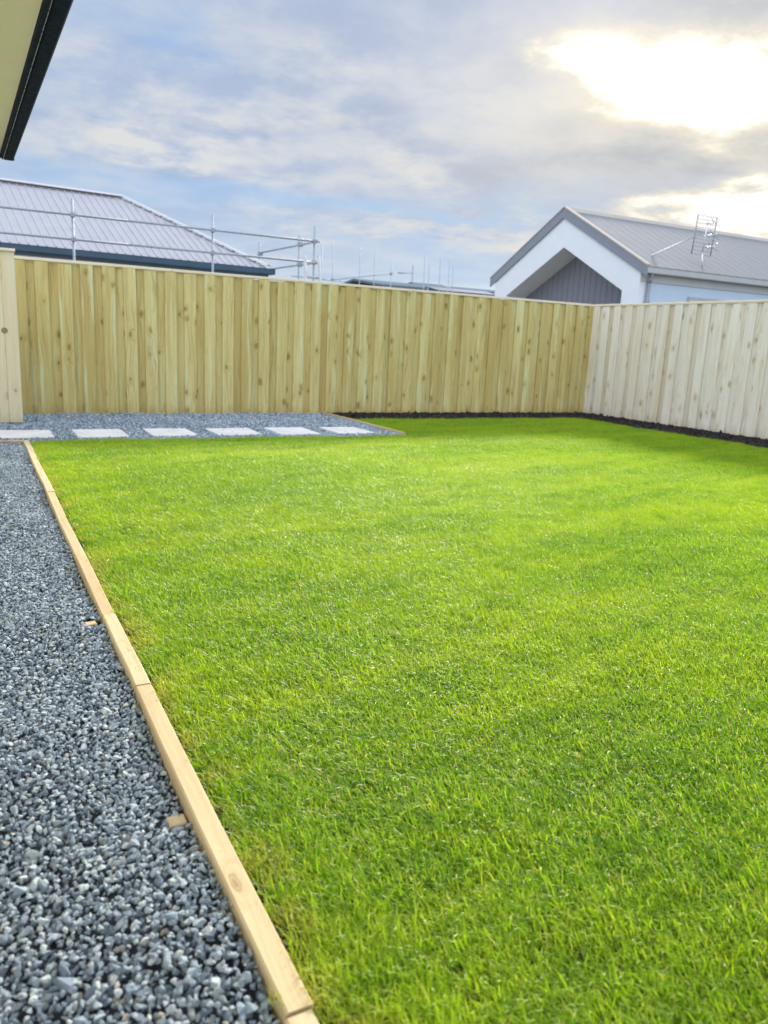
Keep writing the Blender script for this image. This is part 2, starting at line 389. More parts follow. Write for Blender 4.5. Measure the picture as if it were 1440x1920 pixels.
class MB:
    """collects solids into one mesh"""
    def __init__(self):
        self.bm = bmesh.new()

    def box(self, lo, hi, bevel=0.0, edges='all'):
        lo, hi = Vector(lo), Vector(hi)
        bm2 = bmesh.new()
        bmesh.ops.create_cube(bm2, size=1.0)
        for v in bm2.verts:
            v.co = Vector(((lo[i] + hi[i]) / 2 + v.co[i] * (hi[i] - lo[i])) for i in range(3))
        if bevel:
            es = [e for e in bm2.edges]
            if edges in 'XYZ':
                ax = 'XYZ'.index(edges)
                es = [e for e in es if abs((e.verts[0].co - e.verts[1].co).normalized()[ax]) > 0.9]
            bmesh.ops.bevel(bm2, geom=es, offset=bevel, segments=1, affect='EDGES')
        self._merge(bm2)
        return self

    def _merge(self, bm2):
        me = bpy.data.meshes.new('tmp'); bm2.to_mesh(me); bm2.free()
        self.bm.from_mesh(me); bpy.data.meshes.remove(me)

    def poly(self, pts, thick):
        """a planar polygon given thickness along THICK (vector)"""
        thick = Vector(thick)
        a = [self.bm.verts.new(Vector(p)) for p in pts]
        b = [self.bm.verts.new(Vector(p) + thick) for p in pts]
        n = len(pts)
        self.bm.faces.new(a); self.bm.faces.new(b[::-1])
        for i in range(n):
            self.bm.faces.new((a[i], b[i], b[(i + 1) % n], a[(i + 1) % n]))
        return self

    def tube(self, p, q, r, seg=8):
        p, q = Vector(p), Vector(q)
        d = (q - p).normalized()
        s = d.orthogonal().normalized(); u = d.cross(s)
        ra, rb = [], []
        for i in range(seg):
            o = (s * math.cos(2 * PI * i / seg) + u * math.sin(2 * PI * i / seg)) * r
            ra.append(self.bm.verts.new(p + o)); rb.append(self.bm.verts.new(q + o))
        for i in range(seg):
            f = self.bm.faces.new((ra[i], ra[(i + 1) % seg], rb[(i + 1) % seg], rb[i])); f.smooth = True
        self.bm.faces.new(ra[::-1]); self.bm.faces.new(rb)
        return self

    def mesh(self, name, material):
        bmesh.ops.recalc_face_normals(self.bm, faces=self.bm.faces)
        me = bpy.data.meshes.new(name)
        self.bm.to_mesh(me); self.bm.free()
        me.materials.append(material)
        return me

    def build(self, name, material, parent=None, loc=(0, 0, 0), rot=(0, 0, 0)):
        return place(name, self.mesh(name, material), parent, loc, rot)


def place(name, me, parent=None, loc=(0, 0, 0), rot=(0, 0, 0)):
    o = bpy.data.objects.new(name, me)
    COL.objects.link(o)
    o.parent = parent
    o.location = loc; o.rotation_euler = rot
    return o


def tag(o, label=None, cat=None, group=None, kind=None):
    if label: o['label'] = label
    if cat: o['category'] = cat
    if group: o['group'] = group
    if kind: o['kind'] = kind
    return o


def thing(name, label, cat, loc=(0, 0, 0), rotz=0.0, group=None):
    o = bpy.data.objects.new(name, None)
    o.empty_display_size = 0.2
    COL.objects.link(o)
    o.location = loc; o.rotation_euler = (0, 0, rotz)
    return tag(o, label, cat, group)


def sheet(name, pts, z, material, label):
    me = bpy.data.meshes.new(name)
    me.from_pydata([(x, y, z) for x, y in pts], [], [tuple(range(len(pts)))])
    me.materials.append(material)
    o = place(name, me)
    tag(o, label, None, None, 'structure')
    return o


# ------------------------------------------------------------------ ground
XE = 0.370                     # gravel side of the lawn edging
XF, YF = 9.376, 10.334         # right fence plane, back fence plane
XP = 4.44                      # end of the paved path
ground = sheet('ground', [(-400, -400), (400, -400), (400, 400), (-400, 400)], -0.06, M['earth'], 'bare earth around and beyond the fenced yard')
gravel_bed = sheet('gravel_bed', [(-0.25, -2.0), (XE, -2.0), (XE, 7.74), (-0.25, 7.74)], -0.020, M['gravel_base'], 'strip of slate gravel between the house and the timber lawn edging')
path_bed = sheet('path_bed', [(-3.0, 7.81), (XE + .06, 7.81), (XE + .06, 7.72), (XP, 7.72), (XP, YF + .02), (-3.0, YF + .02)], -0.022, M['gravel_base'], 'gravel path of pavers along the timber fence')
lawn_soil = sheet('lawn_soil', [(XE + .05, -2.0), (8.5, -2.0), (8.5, 9.5), (XP, 9.5), (XP, 7.72), (XE + .05, 7.72)], 0.003, M['soil'], 'dark soil under the lawn')
bed_soil = sheet('bed_soil', [(XP + .04, 9.3), (8.3, 9.3), (8.3, -2.0), (XF, -2.0), (XF, YF), (XP + .04, YF)], 0.0, M['soil'], 'dark soil strip at the foot of the fences')


# ------------------------------------------------------------------ scattering by geometry nodes
def scatter(name, pts, rots, scls, idx, meshes, label, cat, parent=None):
    src = bpy.data.collections.new(name + '_pieces')
    for i, me in enumerate(meshes):
        src.objects.link(bpy.data.objects.new('%s_piece_%02d' % (name, i), me))
    me = bpy.data.meshes.new(name)
    me.from_pydata(np.asarray(pts).tolist(), [], [])
    for nm, data, kind in (('rot', rots, 'FLOAT_VECTOR'), ('scl', scls, 'FLOAT_VECTOR')):
        at = me.attributes.new(nm, kind, 'POINT')
        at.data.foreach_set('vector', np.asarray(data, dtype=np.float32).ravel())
    at = me.attributes.new('idx', 'INT', 'POINT')
    at.data.foreach_set('value', np.asarray(idx, dtype=np.int32))
    o = place(name, me, parent)
    tag(o, label, cat if parent is None else None, None, 'stuff')
    ng = bpy.data.node_groups.new(name + '_scatter', 'GeometryNodeTree')
    ng.interface.new_socket('Geometry', in_out='INPUT', socket_type='NodeSocketGeometry')
    ng.interface.new_socket('Geometry', in_out='OUTPUT', socket_type='NodeSocketGeometry')
    N, L = ng.nodes, ng.links
    gi, go = N.new('NodeGroupInput'), N.new('NodeGroupOutput')
    ci = N.new('GeometryNodeCollectionInfo'); ci.inputs[0].default_value = src
    ci.inputs['Separate Children'].default_value = True; ci.inputs['Reset Children'].default_value = True
    ip = N.new('GeometryNodeInstanceOnPoints'); ip.inputs['Pick Instance'].default_value = True
    def named(nm, dt):
        nd = N.new('GeometryNodeInputNamedAttribute'); nd.data_type = dt; nd.inputs[0].default_value = nm
        return nd.outputs[0]
    e2r = N.new('FunctionNodeEulerToRotation'); L.new(named('rot', 'FLOAT_VECTOR'), e2r.inputs[0])
    L.new(gi.outputs[0], ip.inputs['Points']); L.new(ci.outputs[0], ip.inputs['Instance'])
    L.new(named('idx', 'INT'), ip.inputs['Instance Index'])
    L.new(e2r.outputs[0], ip.inputs['Rotation']); L.new(named('scl', 'FLOAT_VECTOR'), ip.inputs['Scale'])
    L.new(ip.outputs[0], go.inputs[0])
    md = o.modifiers.new('scatter', 'NODES'); md.node_group = ng
    return o


def stone_mesh(i):
    r = np.random.default_rng(100 + i)
    n = 15
    v = r.normal(size=(n, 3)); v /= np.linalg.norm(v, axis=1)[:, None]
    v *= r.uniform(0.82, 1.12, (n, 1))
    v *= np.array([1.0, r.uniform(0.62, 0.9), r.uniform(0.42, 0.68)]) * 0.5
    bm = bmesh.new()
    vs = [bm.verts.new(p) for p in v]
    res = bmesh.ops.convex_hull(bm, input=vs)
    for g_ in res['geom_interior']:
        if isinstance(g_, bmesh.types.BMVert) and g_.is_valid:
            bm.verts.remove(g_)
    bmesh.ops.dissolve_limit(bm, angle_limit=0.22, verts=bm.verts, edges=bm.edges)
    bmesh.ops.bevel(bm, geom=list(bm.edges), offset=0.022, segments=1, affect='EDGES', clamp_overlap=True)
    bmesh.ops.recalc_face_normals(bm, faces=bm.faces)
    me = bpy.data.meshes.new('stone_%02d' % i); bm.to_mesh(me); bm.free()
    me.materials.append(M['stone'])
    return me


STONES = [stone_mesh(i) for i in range(14)]


def grid_pts(x0, x1, y0, y1, sp, jit=0.5):
    xs = np.arange(x0, x1, sp); ys = np.arange(y0, y1, sp)
    gx, gy = np.meshgrid(xs, ys)
    p = np.stack([gx.ravel(), gy.ravel()], 1)
    p[:, 0] += sp * 0.5 * (np.floor((p[:, 1] - y0) / sp) % 2)
    return p + rng.uniform(-jit, jit, p.shape) * sp


def stone_field(p, size, zlo, zhi):
    n = len(p)
    s = size * np.exp(rng.normal(0, 0.27, n))
    z = rng.uniform(zlo, zhi, n)
    pts = np.column_stack([p, z])
    flat = rng.random(n) < 0.55
    rx = np.where(flat, rng.normal(0, 0.35, n), rng.uniform(0, 2 * PI, n))
    ry = np.where(flat, rng.normal(0, 0.35, n), rng.uniform(0, 2 * PI, n))
    rots = np.column_stack([rx, ry, rng.uniform(0, 2 * PI, n)])
    scl = np.column_stack([s, s, s]) * rng.uniform(0.9, 1.1, (n, 3))
    return pts, rots, scl, rng.integers(0, len(STONES), n)


def undulate(p):
    return 0.008 * np.sin(p[:, 0] * 9 + p[:, 1] * 4.1) + 0.006 * np.sin(p[:, 1] * 7.3 - p[:, 0] * 3)


# side strip: a lower and an upper layer
lo_ = grid_pts(-0.24, XE - 0.004, 0.2, 7.73, 0.0134)
hi_ = grid_pts(-0.24, XE - 0.006, 0.2, 7.73, 0.0130)
hi_ = hi_[rng.random(len(hi_)) < 0.86]
fs = [stone_field(lo_, 0.0152, -0.010, -0.003), stone_field(hi_, 0.0156, 0.001, 0.010)]
pts, rots, scls, idx = [np.concatenate(c) for c in zip(*fs)]
pts[:, 2] += undulate(pts)
near = (XE - pts[:, 0])
pts[:, 2] -= 0.007 * np.exp(-near / 0.05)
# bare spots where the pegs stand clear of the stones
for (cx, cy, rr) in ((0.335, 1.555, 0.040), (0.335, 2.835, 0.045)):
    keep = ((pts[:, 0] - cx) ** 2 + (pts[:, 1] - cy) ** 2 > rr ** 2) | (pts[:, 2] < -0.006)
    pts, rots, scls, idx = pts[keep], rots[keep], scls[keep], idx[keep]
# the 300 stones that show largest are parts of the bed, the rest is one mass
vis = (pts[:, 1] > 0.93 + 0.0 * pts[:, 0]) & (pts[:, 0] > -0.03) & (pts[:, 2] > 0.0)
order = np.argsort(np.where(vis, pts[:, 1] - 12 * pts[:, 2] , 99))[:300]
for k in order:
    o = place('stone', STONES[idx[k]], gravel_bed, pts[k], rots[k])
    o.scale = scls[k]
rest = np.ones(len(pts), bool); rest[order] = False
scatter('gravel', pts[rest], rots[rest], scls[rest], idx[rest], STONES, 'blue grey slate chips between the house and the timber lawn edging', 'gravel', gravel_bed)
# path
lo_ = grid_pts(-1.6, XP - 0.005, 7.70, YF, 0.021)
hi_ = grid_pts(-1.6, XP - 0.01, 7.70, YF - 0.02, 0.024)
fs = [stone_field(lo_, 0.024, -0.013, -0.004), stone_field(hi_, 0.025, -0.001, 0.010)]
pts, rots, scls, idx = [np.concatenate(c) for c in zip(*fs)]
pts[:, 2] += undulate(pts) * 0.6 + 0.012 * np.exp(-(YF - pts[:, 1]) / 0.12)
ok = ~((pts[:, 0] < XE + .06) & (pts[:, 1] < 7.82))
PAV = [(0.195, 0.672), (0.885, 1.375), (1.610, 2.075), (2.290, 2.785), (2.985, 3.470), (3.690, 4.165)]
PY0, PY1 = 8.06, 8.68
for x0, x1 in [(-0.52, -0.05)] + PAV:
    ok &= ~((pts[:, 0] > x0 - .004) & (pts[:, 0] < x1 + .004) & (pts[:, 1] > PY0 - .004) & (pts[:, 1] < PY1 + .004))
pts, rots, scls, idx = pts[ok], rots[ok], scls[ok], idx[ok]
for _ in range(16):                      # a few chips kicked on to the pavers
    x0, x1 = PAV[rng.integers(0, 6)]
    pts = np.vstack([pts, [rng.uniform(x0, x1), PY0 + (PY1 - PY0) * rng.beta(.6, .6), 0.018]])
    rots = np.vstack([rots, [0.1, 0.1, rng.uniform(0, 6)]]); scls = np.vstack([scls, np.full(3, rng.uniform(.012, .02))]); idx = np.append(idx, rng.integers(0, len(STONES)))
scatter('path_gravel', pts, rots, scls, idx, STONES, 'blue grey slate chips around the pale pavers by the fence', 'gravel')

# ------------------------------------------------------------------ grass


def tuft_mesh(i, n, rad, lmean):
    r = np.random.default_rng(500 + i)
    rr = rad * np.sqrt(r.random(n)); th = r.uniform(0, 2 * PI, n)
    # blades gather in small clumps
    cl = r.integers(0, max(3, n // 9), n)
    cc = np.stack([rad * np.sqrt(r.random(n)) * np.cos(r.uniform(0, 2 * PI, n)), rad * np.sqrt(r.random(n)) * np.sin(r.uniform(0, 2 * PI, n))], 1)
    bx = np.where(r.random(n) < 0.5, rr * np.cos(th), cc[cl, 0] + r.normal(0, 0.006, n))
    by = np.where(r.random(n) < 0.5, rr * np.sin(th), cc[cl, 1] + r.normal(0, 0.006, n))
    L = lmean * np.exp(r.normal(0, 0.30, n))
    wd = r.uniform(0.0007, 0.00145, n)
    yaw = r.uniform(0, 2 * PI, n)
    lean = np.abs(r.normal(0.38, 0.30, n))
    comb = np.array([math.cos(2.66), math.sin(2.66)]) * 0.62 * r.uniform(0.5, 1.4, (n, 1))
    curl = r.gamma(2.4, 0.56, n)
    tint = r.random(n)
    V, F, A, T = [], [], [], []
    for k in range(n):
        d = np.array([math.cos(yaw[k]), math.sin(yaw[k])])
        s = np.array([-d[1], d[0]])
        tw = r.normal(0, 0.7)
        p = np.array([bx[k], by[k], 0.0]); ang = lean[k]
        base = len(V)
        seg = L[k] / 3
        for j in range(4):
            t_ = j / 3
            ww = wd[k] * (1.0, 0.95, 0.72, 0.0)[j]
            a_ = tw * t_
            sv = np.array([s[0] * math.cos(a_) + d[0] * math.sin(a_) * math.cos(ang), s[1] * math.cos(a_) + d[1] * math.sin(a_) * math.cos(ang), -math.sin(a_) * math.sin(ang)])
            if j < 3:
                V.append(p - sv * ww); V.append(p + sv * ww); A += [t_, t_]; T += [tint[k]] * 2
            else:
                V.append(p.copy()); A.append(1.0); T.append(tint[k])
            st = np.array([d[0] * math.sin(ang) + comb[k, 0], d[1] * math.sin(ang) + comb[k, 1], math.cos(ang)])
            p = p + seg * st / max(1.0, np.linalg.norm(st))
            ang = min(ang + curl[k] * 0.42, 2.3)
        F += [(base, base + 1, base + 3, base + 2), (base + 2, base + 3, base + 5, base + 4), (base + 4, base + 5, base + 6)]
    me = bpy.data.meshes.new('tuft_%02d' % i)
    me.from_pydata([tuple(v) for v in V], [], F)
    me.polygons.foreach_set('use_smooth', [True] * len(me.polygons))
    for nm, data in (('tint', T), ('along', A)):
        at = me.attributes.new(nm, 'FLOAT', 'POINT'); at.data.foreach_set('value', np.array(data, dtype=np.float32))
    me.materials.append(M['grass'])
    return me


TUFTS = [tuft_mesh(i, 1150, 0.15, 0.0275) for i in range(10)]
EDGE_TUFTS = [tuft_mesh(50 + i, 120, 0.042, 0.032) for i in range(8)]
GX0, GX1, GY1, GYP = XE + 0.060, 8.42, 9.45, 7.74


def lawn_depth(p):
    """distance inside the lawn's outline (negative outside)"""
    x, y = p[:, 0], p[:, 1]
    wob = 0.03 * np.sin(y * 5.1) + 0.02 * np.sin(y * 13.7 + 1) + 0.02 * np.sin(x * 7.9)
    d = np.minimum(np.minimum(x - GX0, GX1 + wob - x), GY1 + wob - y)
    back = np.maximum(x - (XP + 0.06), GYP + 0.4 * wob - y)
    return np.minimum(d, back)


def lean_of(p):
    x, y = p[:, 0], p[:, 1]
    q = np.sin(2.3 * y + 0.9 * np.sin(1.1 * x) + 0.5) * 0.5 + 0.5 * np.sin(1.7 * x + 4.6 * y) * np.sin(0.9 * y + 2)
    return q


inn = grid_pts(GX0, 8.4, -1.2, 9.4, 0.118, 0.32)
inn = inn[lawn_depth(inn) > 0.135]
edg = grid_pts(GX0, 8.5, -1.2, 9.5, 0.036)
de = lawn_depth(edg)
edg = edg[(de > 0.014) & (de < 0.19)]
P_ = np.concatenate([inn, edg]); n = len(P_)
q = lean_of(P_)
yaw = 0.45 * np.sin(P_[:, 0] * 1.7 + P_[:, 1] * 2.9) + rng.normal(0, 0.42, n)
rots = np.column_stack([rng.normal(0, 0.03, n), rng.normal(0, 0.03, n), yaw])
hgt = 1.0 + 0.10 * q + 0.05 * np.sin(P_[:, 0] * 3.1 + 2 * np.sin(P_[:, 1] * 1.3)) * np.sin(P_[:, 1] * 4.3) + rng.normal(0, 0.11, n)
sxy = np.where(np.arange(n) < len(inn), 1.08, 1.0)
scl = np.column_stack([sxy, sxy, np.clip(hgt, 0.6, 1.5)])
gi_ = np.where(np.arange(n) < len(inn), rng.integers(0, len(TUFTS), n), len(TUFTS) + rng.integers(0, len(EDGE_TUFTS), n))
tuft_z = 0.003 + 0.004 * np.sin(P_[:, 0] * 4) * np.sin(P_[:, 1] * 3)
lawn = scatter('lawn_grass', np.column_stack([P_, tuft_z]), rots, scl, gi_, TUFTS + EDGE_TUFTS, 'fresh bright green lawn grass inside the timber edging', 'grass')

# ------------------------------------------------------------------ bark mulch


def chip_mesh(i):
    r = np.random.default_rng(900 + i)
    b_ = MB()
    b_.box((-0.5, -0.22, -0.11), (0.5, 0.22, 0.11), 0.05)
    for v in b_.bm.verts:
        v.co += Vector(r.normal(0, 0.05, 3))
    return b_.mesh('chip_%02d' % i, M['bark'])


CHIPS = [chip_mesh(i) for i in range(6)]
a1 = grid_pts(XP + 0.05, XF - 0.01, 9.38, YF - 0.01, 0.025)
a2 = grid_pts(8.34, XF - 0.01, 2.0, 9.38, 0.025)
pp = np.concatenate([a1, a2])
pp = pp[lawn_depth(pp) < 0.02]
n = len(pp)
s = 0.034 * np.exp(rng.normal(0, 0.35, n))
zz = rng.uniform(0.0, 0.014, n) + 0.008 * np.exp(-np.minimum(YF - pp[:, 1], XF - pp[:, 0]) / 0.15)
scatter('mulch', np.column_stack([pp, zz]), np.column_stack([rng.normal(0, .45, n), rng.normal(0, .45, n), rng.uniform(0, 2 * PI, n)]),
        np.column_stack([s, s, s]), rng.integers(0, 6, n), CHIPS, 'black bark mulch along the foot of both fences', 'mulch')

# ------------------------------------------------------------------ fences
HB = 1.80


def board_mesh(name, wdt, material, h=HB, th=0.021):
    return MB().box((-wdt / 2, -th, 0), (wdt / 2, 0, h), 0.0025, 'Z').mesh(name, material)


def fence(name, label, loc, rotz, length, bmat, bmat2, first_phase, zmin=0.0, pitch=0.250, run_on=-0.04):
    root = thing(name, label, 'fence', loc, rotz)
    fm = [board_mesh('board', w, bmat) for w in (0.146, 0.150, 0.153)]
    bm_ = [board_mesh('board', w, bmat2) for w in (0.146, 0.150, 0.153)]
    x = first_phase
    while x < length + run_on:
        wf = rng.integers(0, 3)
        place('board', fm[wf], root, (x + rng.normal(0, .003), -0.026, zmin + rng.uniform(-.012, .004)), (0, rng.normal(0, .0022), 0))
        if x + pitch / 2 < length + run_on:
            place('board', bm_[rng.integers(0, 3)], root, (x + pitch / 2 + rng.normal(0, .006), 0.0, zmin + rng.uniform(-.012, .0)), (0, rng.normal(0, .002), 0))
        x += pitch + rng.normal(0, .004)
    # rails and posts on the far side, capping on top
    for zr in (0.25, 0.95, 1.62):
        MB().box((0.0, 0.001, zr), (length, 0.046, zr + 0.07)).build('rail', M['cap'], root)
    xx = 1.0
    while xx < length:
        MB().box((xx - .05, 0.047, -0.1), (xx + .05, 0.147, 1.78), 0.004, 'Z').build('post', M['cap'], root)
        xx += 2.4
    x0 = -0.0
    for seg in cap_lengths(length):
        me = MB().box((-0.032, -seg / 2 + 0.0015, 0.0), (0.032, seg / 2 - 0.0015, 0.034), 0.004, 'Y').mesh('cap', M['cap'])
        place('cap', me, root, (x0 + seg / 2, -0.018, HB + 0.002 + rng.uniform(0, .002)), (0, 0, -PI / 2))
        x0 += seg
    return root


def cap_lengths(length):
    out = []
    while length > 0.01:
        s_ = min(length, 3.6); out.append(s_); length -= s_
    return out


# back fence runs along X at y = YF, its face looks to -Y
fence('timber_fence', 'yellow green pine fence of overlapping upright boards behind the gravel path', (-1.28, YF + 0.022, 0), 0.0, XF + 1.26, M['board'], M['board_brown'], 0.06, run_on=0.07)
# side fence runs along Y at x = XF, its face looks to -X: local X points to -Y
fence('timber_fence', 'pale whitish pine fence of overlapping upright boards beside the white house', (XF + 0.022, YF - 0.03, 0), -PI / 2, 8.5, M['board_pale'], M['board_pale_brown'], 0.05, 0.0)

# gate of flush pale boards, standing forward of the back fence
gate = thing('gate', 'pale board gate with a round latch hole at the end of the gravel path', 'gate', (0.462, 9.362, 0))
gb = MB()
W1 = 0.135
x = -W1 / 2
for k in range(7):
    me = board_mesh('board', W1 - 0.004, M['gate'], 1.785, 0.022)
    place('board', me, gate, (x, 0.0, 0.016), (0, 0.0006 * (k % 2), 0))
    x -= W1
MB().box((-0.95, -0.045, 1.803), (0.008, 0.03, 1.832), 0.004).build('cap', M['cap'], gate)
for zr in (0.3, 1.5):
    MB().box((-0.94, 0.002, zr), (-0.003, 0.045, zr + 0.09)).build('rail', M['gate'], gate)
hole = MB().tube((-W1, -0.0265, 0.992), (-W1, -0.0205, 0.992), 0.031, 24).build('latch_hole', M['hole'], gate)  # solid dark disc in place of the hole
hole['label'] = 'round finger hole cut across two boards'

# ------------------------------------------------------------------ edging timbers


def timber(name, parent, p0, p1, wdt, ztop, zbot, axis):
    """a length of sawn timber along X or Y, a little wavy and with eased edges"""
    L = p1 - p0
    nseg = max(2, int(L / 0.16))
    bm = bmesh.new()
    rings = []
    ph = rng.uniform(0, 6)
    for i in range(nseg + 1):
        s_ = L * i / nseg - L / 2
        dw = 0.0018 * math.sin(s_ * 3.3 + ph) + rng.normal(0, .0006)
        dzt = 0.0015 * math.sin(s_ * 2.1 + ph * 2) + rng.normal(0, .0004)
        hw = wdt / 2
        e_ = 0.004
        prof = [(-hw, zbot), (hw, zbot), (hw, ztop - e_), (hw - e_, ztop), (-hw + e_, ztop), (-hw, ztop - e_)]
        rings.append([bm.verts.new((x_ + dw, s_, z_ + (dzt if z_ > 0 else 0))) for x_, z_ in prof])
    for a_, b_ in zip(rings[:-1], rings[1:]):
        for j in range(6):
            bm.faces.new((a_[j], a_[(j + 1) % 6], b_[(j + 1) % 6], b_[j]))
    bm.faces.new(rings[0][::-1]); bm.faces.new(rings[-1])
    bmesh.ops.recalc_face_normals(bm, faces=bm.faces)
    me = bpy.data.meshes.new(name); bm.to_mesh(me); bm.free(); me.materials.append(M['timber'])
    return me, (p0 + p1) / 2


ed = thing('lawn_edging', 'long cream timber edging between the gravel strip and the lawn', 'edging', (XE + 0.0235, 0.0, 0.0))
cuts = [-1.2, 0.937, 2.205, 2.857, 5.25, 7.735]
for i, (a_, b_) in enumerate(zip(cuts[:-1], cuts[1:])):
    me, mid = timber('timber', ed, a_ + .0030, b_ - .0030, 0.047, 0.030 + (0.0, .0, .001, -.001, .0)[i], -0.05, 'Y')
    place('timber', me, ed, ((0.0, .0012, 0.0, -.002, 0.001)[i], mid, 0), (0, 0, (0.0, 0.0008, -.001, .0005, -.0004)[i]))
pegs = [(0.352, 1.555, -0.004, 0.0), (0.335, 2.835, 0.010, 0.12)]
for (x_, y_, zt, rz) in pegs:
    MB().box((-0.028, -0.019, -0.12), (0.0122, 0.019, zt), 0.003).build('peg', M['timber'], ed, (x_ - ed.location.x, y_, 0), (0, 0, rz))
MB().box((-0.012, -0.016, -0.1), (0.0118, 0.016, 0.003), 0.003).build('peg', M['timber'], ed, (0.355 - ed.location.x, 3.02, 0))
cross = thing('path_edging', 'short timber edging between the gravel strip and the paved path', 'edging', (0, 7.775, 0))
me, mid = timber('timber', cross, -0.30, XE + 0.048, 0.047, 0.026, -0.05, 'X')
place('timber', me, cross, (mid, 0, 0), (0, 0, -PI / 2))
endb = thing('path_edging', 'timber edging closing the far end of the paved path beside the lawn corner', 'edging', (XP + 0.016, 0, 0))
me, mid = timber('timber', endb, 7.90, YF - 0.06, 0.030, 0.032, -0.05, 'Y')
place('timber', me, endb, (0, mid, 0))
longb = thing('path_edging', 'low timber edging between the pavers and the lawn mostly hidden by grass', 'edging', (0, 7.735, 0))
me, mid = timber('timber', longb, XE + 0.052, XP + 0.03, 0.030, 0.012, -0.05, 'X')
place('timber', me, longb, (mid, 0.012, 0), (0, 0, -PI / 2))

# ------------------------------------------------------------------ pavers
names = ['first and partly cut off', 'second', 'third', 'fourth', 'fifth', 'sixth and last']
for (x0, x1), nm in zip(PAV, names):
    wx_ = (x1 - x0) / 2; wy_ = (PY1 - PY0) / 2
    o = MB().box((-wx_, -wy_, -0.035), (wx_, wy_, 0.0), 0.004).build('paver', M['concrete'], None, ((x0 + x1) / 2, (PY0 + PY1) / 2 + rng.normal(0, .008), 0.012 + rng.normal(0, .001)), (rng.normal(0, .003), rng.normal(0, .003), rng.normal(0, .006)))
    tag(o, nm + ' pale concrete paver counted from the board gate' if nm[0] != 'f' or 'partly' not in nm else 'pale concrete paver nearest the board gate', 'paver', 'pale stepping pavers in the gravel path')

# ------------------------------------------------------------------ own house with its eave
EAVE_ROT = 0.0160
EAVE_LOC = (0.40 - (0.40 * math.cos(EAVE_ROT) - 7.5 * math.sin(EAVE_ROT)), 7.5 - (0.40 * math.sin(EAVE_ROT) + 7.5 * math.cos(EAVE_ROT)), 0)
hs = thing('house', 'house eave with cream soffit and black gutter overhead', 'house', EAVE_LOC, EAVE_ROT)
MB().box((-6.0, -6.0, -0.05), (-0.25, 7.2, 2.398)).build('wall', M['brick_wall'], hs)
MB().box((-0.9, -6.0, 2.40), (0.298, 7.42, 2.415)).build('soffit', M['soffit'], hs)
MB().box((0.30, -6.0, 2.372), (0.322, 7.42, 2.53), 0.002).build('fascia', M['dark_metal'], hs)
MB().box((-0.9, 7.422, 2.372), (0.322, 7.444, 2.53), 0.002).build('fascia', M['dark_metal'], hs)
g_ = MB()
# gutter: open trough, bottom, front lip, inner lip and stop end
prof = [(0.340, 2.408), (0.352, 2.398), (0.432, 2.398), (0.446, 2.408), (0.450, 2.50), (0.462, 2.512), (0.462, 2.520), (0.444, 2.516), (0.440, 2.412), (0.430, 2.406), (0.356, 2.406), (0.348, 2.412), (0.348, 2.50), (0.340, 2.50)]
g_.poly([(0.336 + (x_ - 0.34) * 0.74, -6.0, z_) for x_, z_ in prof], (0, 13.65, 0))
g_.box((0.339, 7.642, 2.401), (0.420, 7.6525, 2.515))
gut = g_.build('gutter', M['dark_metal'], hs)
MB().box((0.3225, -6.0, 2.394), (0.3305, 7.62, 2.40)).build('back_flashing', M['dark_metal'], hs)
MB().tube((0.333, -6.0, 2.398), (0.333, 7.64, 2.398), 0.0018, 6).build('drip_bead', M['bead'], hs)
MB().poly([(0.36, -6.0, 2.53), (0.36, 7.5, 2.53), (-3.0, 7.5, 4.1), (-3.0, -6.0, 4.1)], (0, 0, 0.03)).build('roof', M['roof_dark'], hs)

# ------------------------------------------------------------------ neighbour with the grey hip roof
ang = math.radians(5.42)
H1 = thing('house', 'house with lavender grey hip roof of ribbed steel and navy gutter behind scaffolding', 'house', (6.191, 17.769, 0), ang)
EZ, RZ, SET, DEP = 2.60, 4.20, 2.38, 3.35      # local: -X along the eave, +Y inwards
LEN = 13.0
slope = (RZ - EZ) / DEP
MB().box((-LEN + 0.5, 0.55, 0.0), (-0.55, 2 * DEP - 0.55, 2.40)).build('wall', M['far_wall'], H1)
MB().box((-LEN, 0.03, 2.40), (-0.03, 2 * DEP - .03, 2.415)).build('soffit', M['far_wall'], H1)
MB().box((-LEN, 0.0, 2.385), (0.0, 0.022, 2.545)).build('fascia', M['navy'], H1)
MB().box((-0.022, 0.024, 2.385), (0.0, 2 * DEP, 2.545)).build('fascia', M['navy'], H1)
gp = [(0.0, 2.47), (-0.10, 2.45), (-0.115, 2.47), (-0.12, 2.565), (-0.132, 2.578), (-0.112, 2.578), (-0.105, 2.49), (0.0, 2.49)]
MB().poly([(-LEN, y_ - .002, z_) for y_, z_ in gp], (LEN + 0.12, 0, 0)).build('gutter', M['navy'], H1)
MB().poly([(0.002 - y_, -.12, z_) for y_, z_ in gp], (0, 2 * DEP + 0.12, 0)).build('gutter', M['navy'], H1)
rf = MB()
rf.bm.free(); rf.bm = bmesh.new()
vs = [rf.bm.verts.new(v) for v in ((-LEN, 0, EZ - .02), (0, 0, EZ - .02), (-SET, DEP, RZ - .02), (-LEN + SET, DEP, RZ - .02), (0, 2 * DEP, EZ - .02), (-LEN, 2 * DEP, EZ - .02))]
for f_ in ((0, 1, 2, 3), (1, 4, 2), (4, 5, 3, 2), (5, 0, 3), (0, 5, 4, 1)):
    rf.bm.faces.new([vs[i] for i in f_])
roof = rf.build('roof', M['roof_dark'], H1)


def z_at(y): return EZ + slope * y


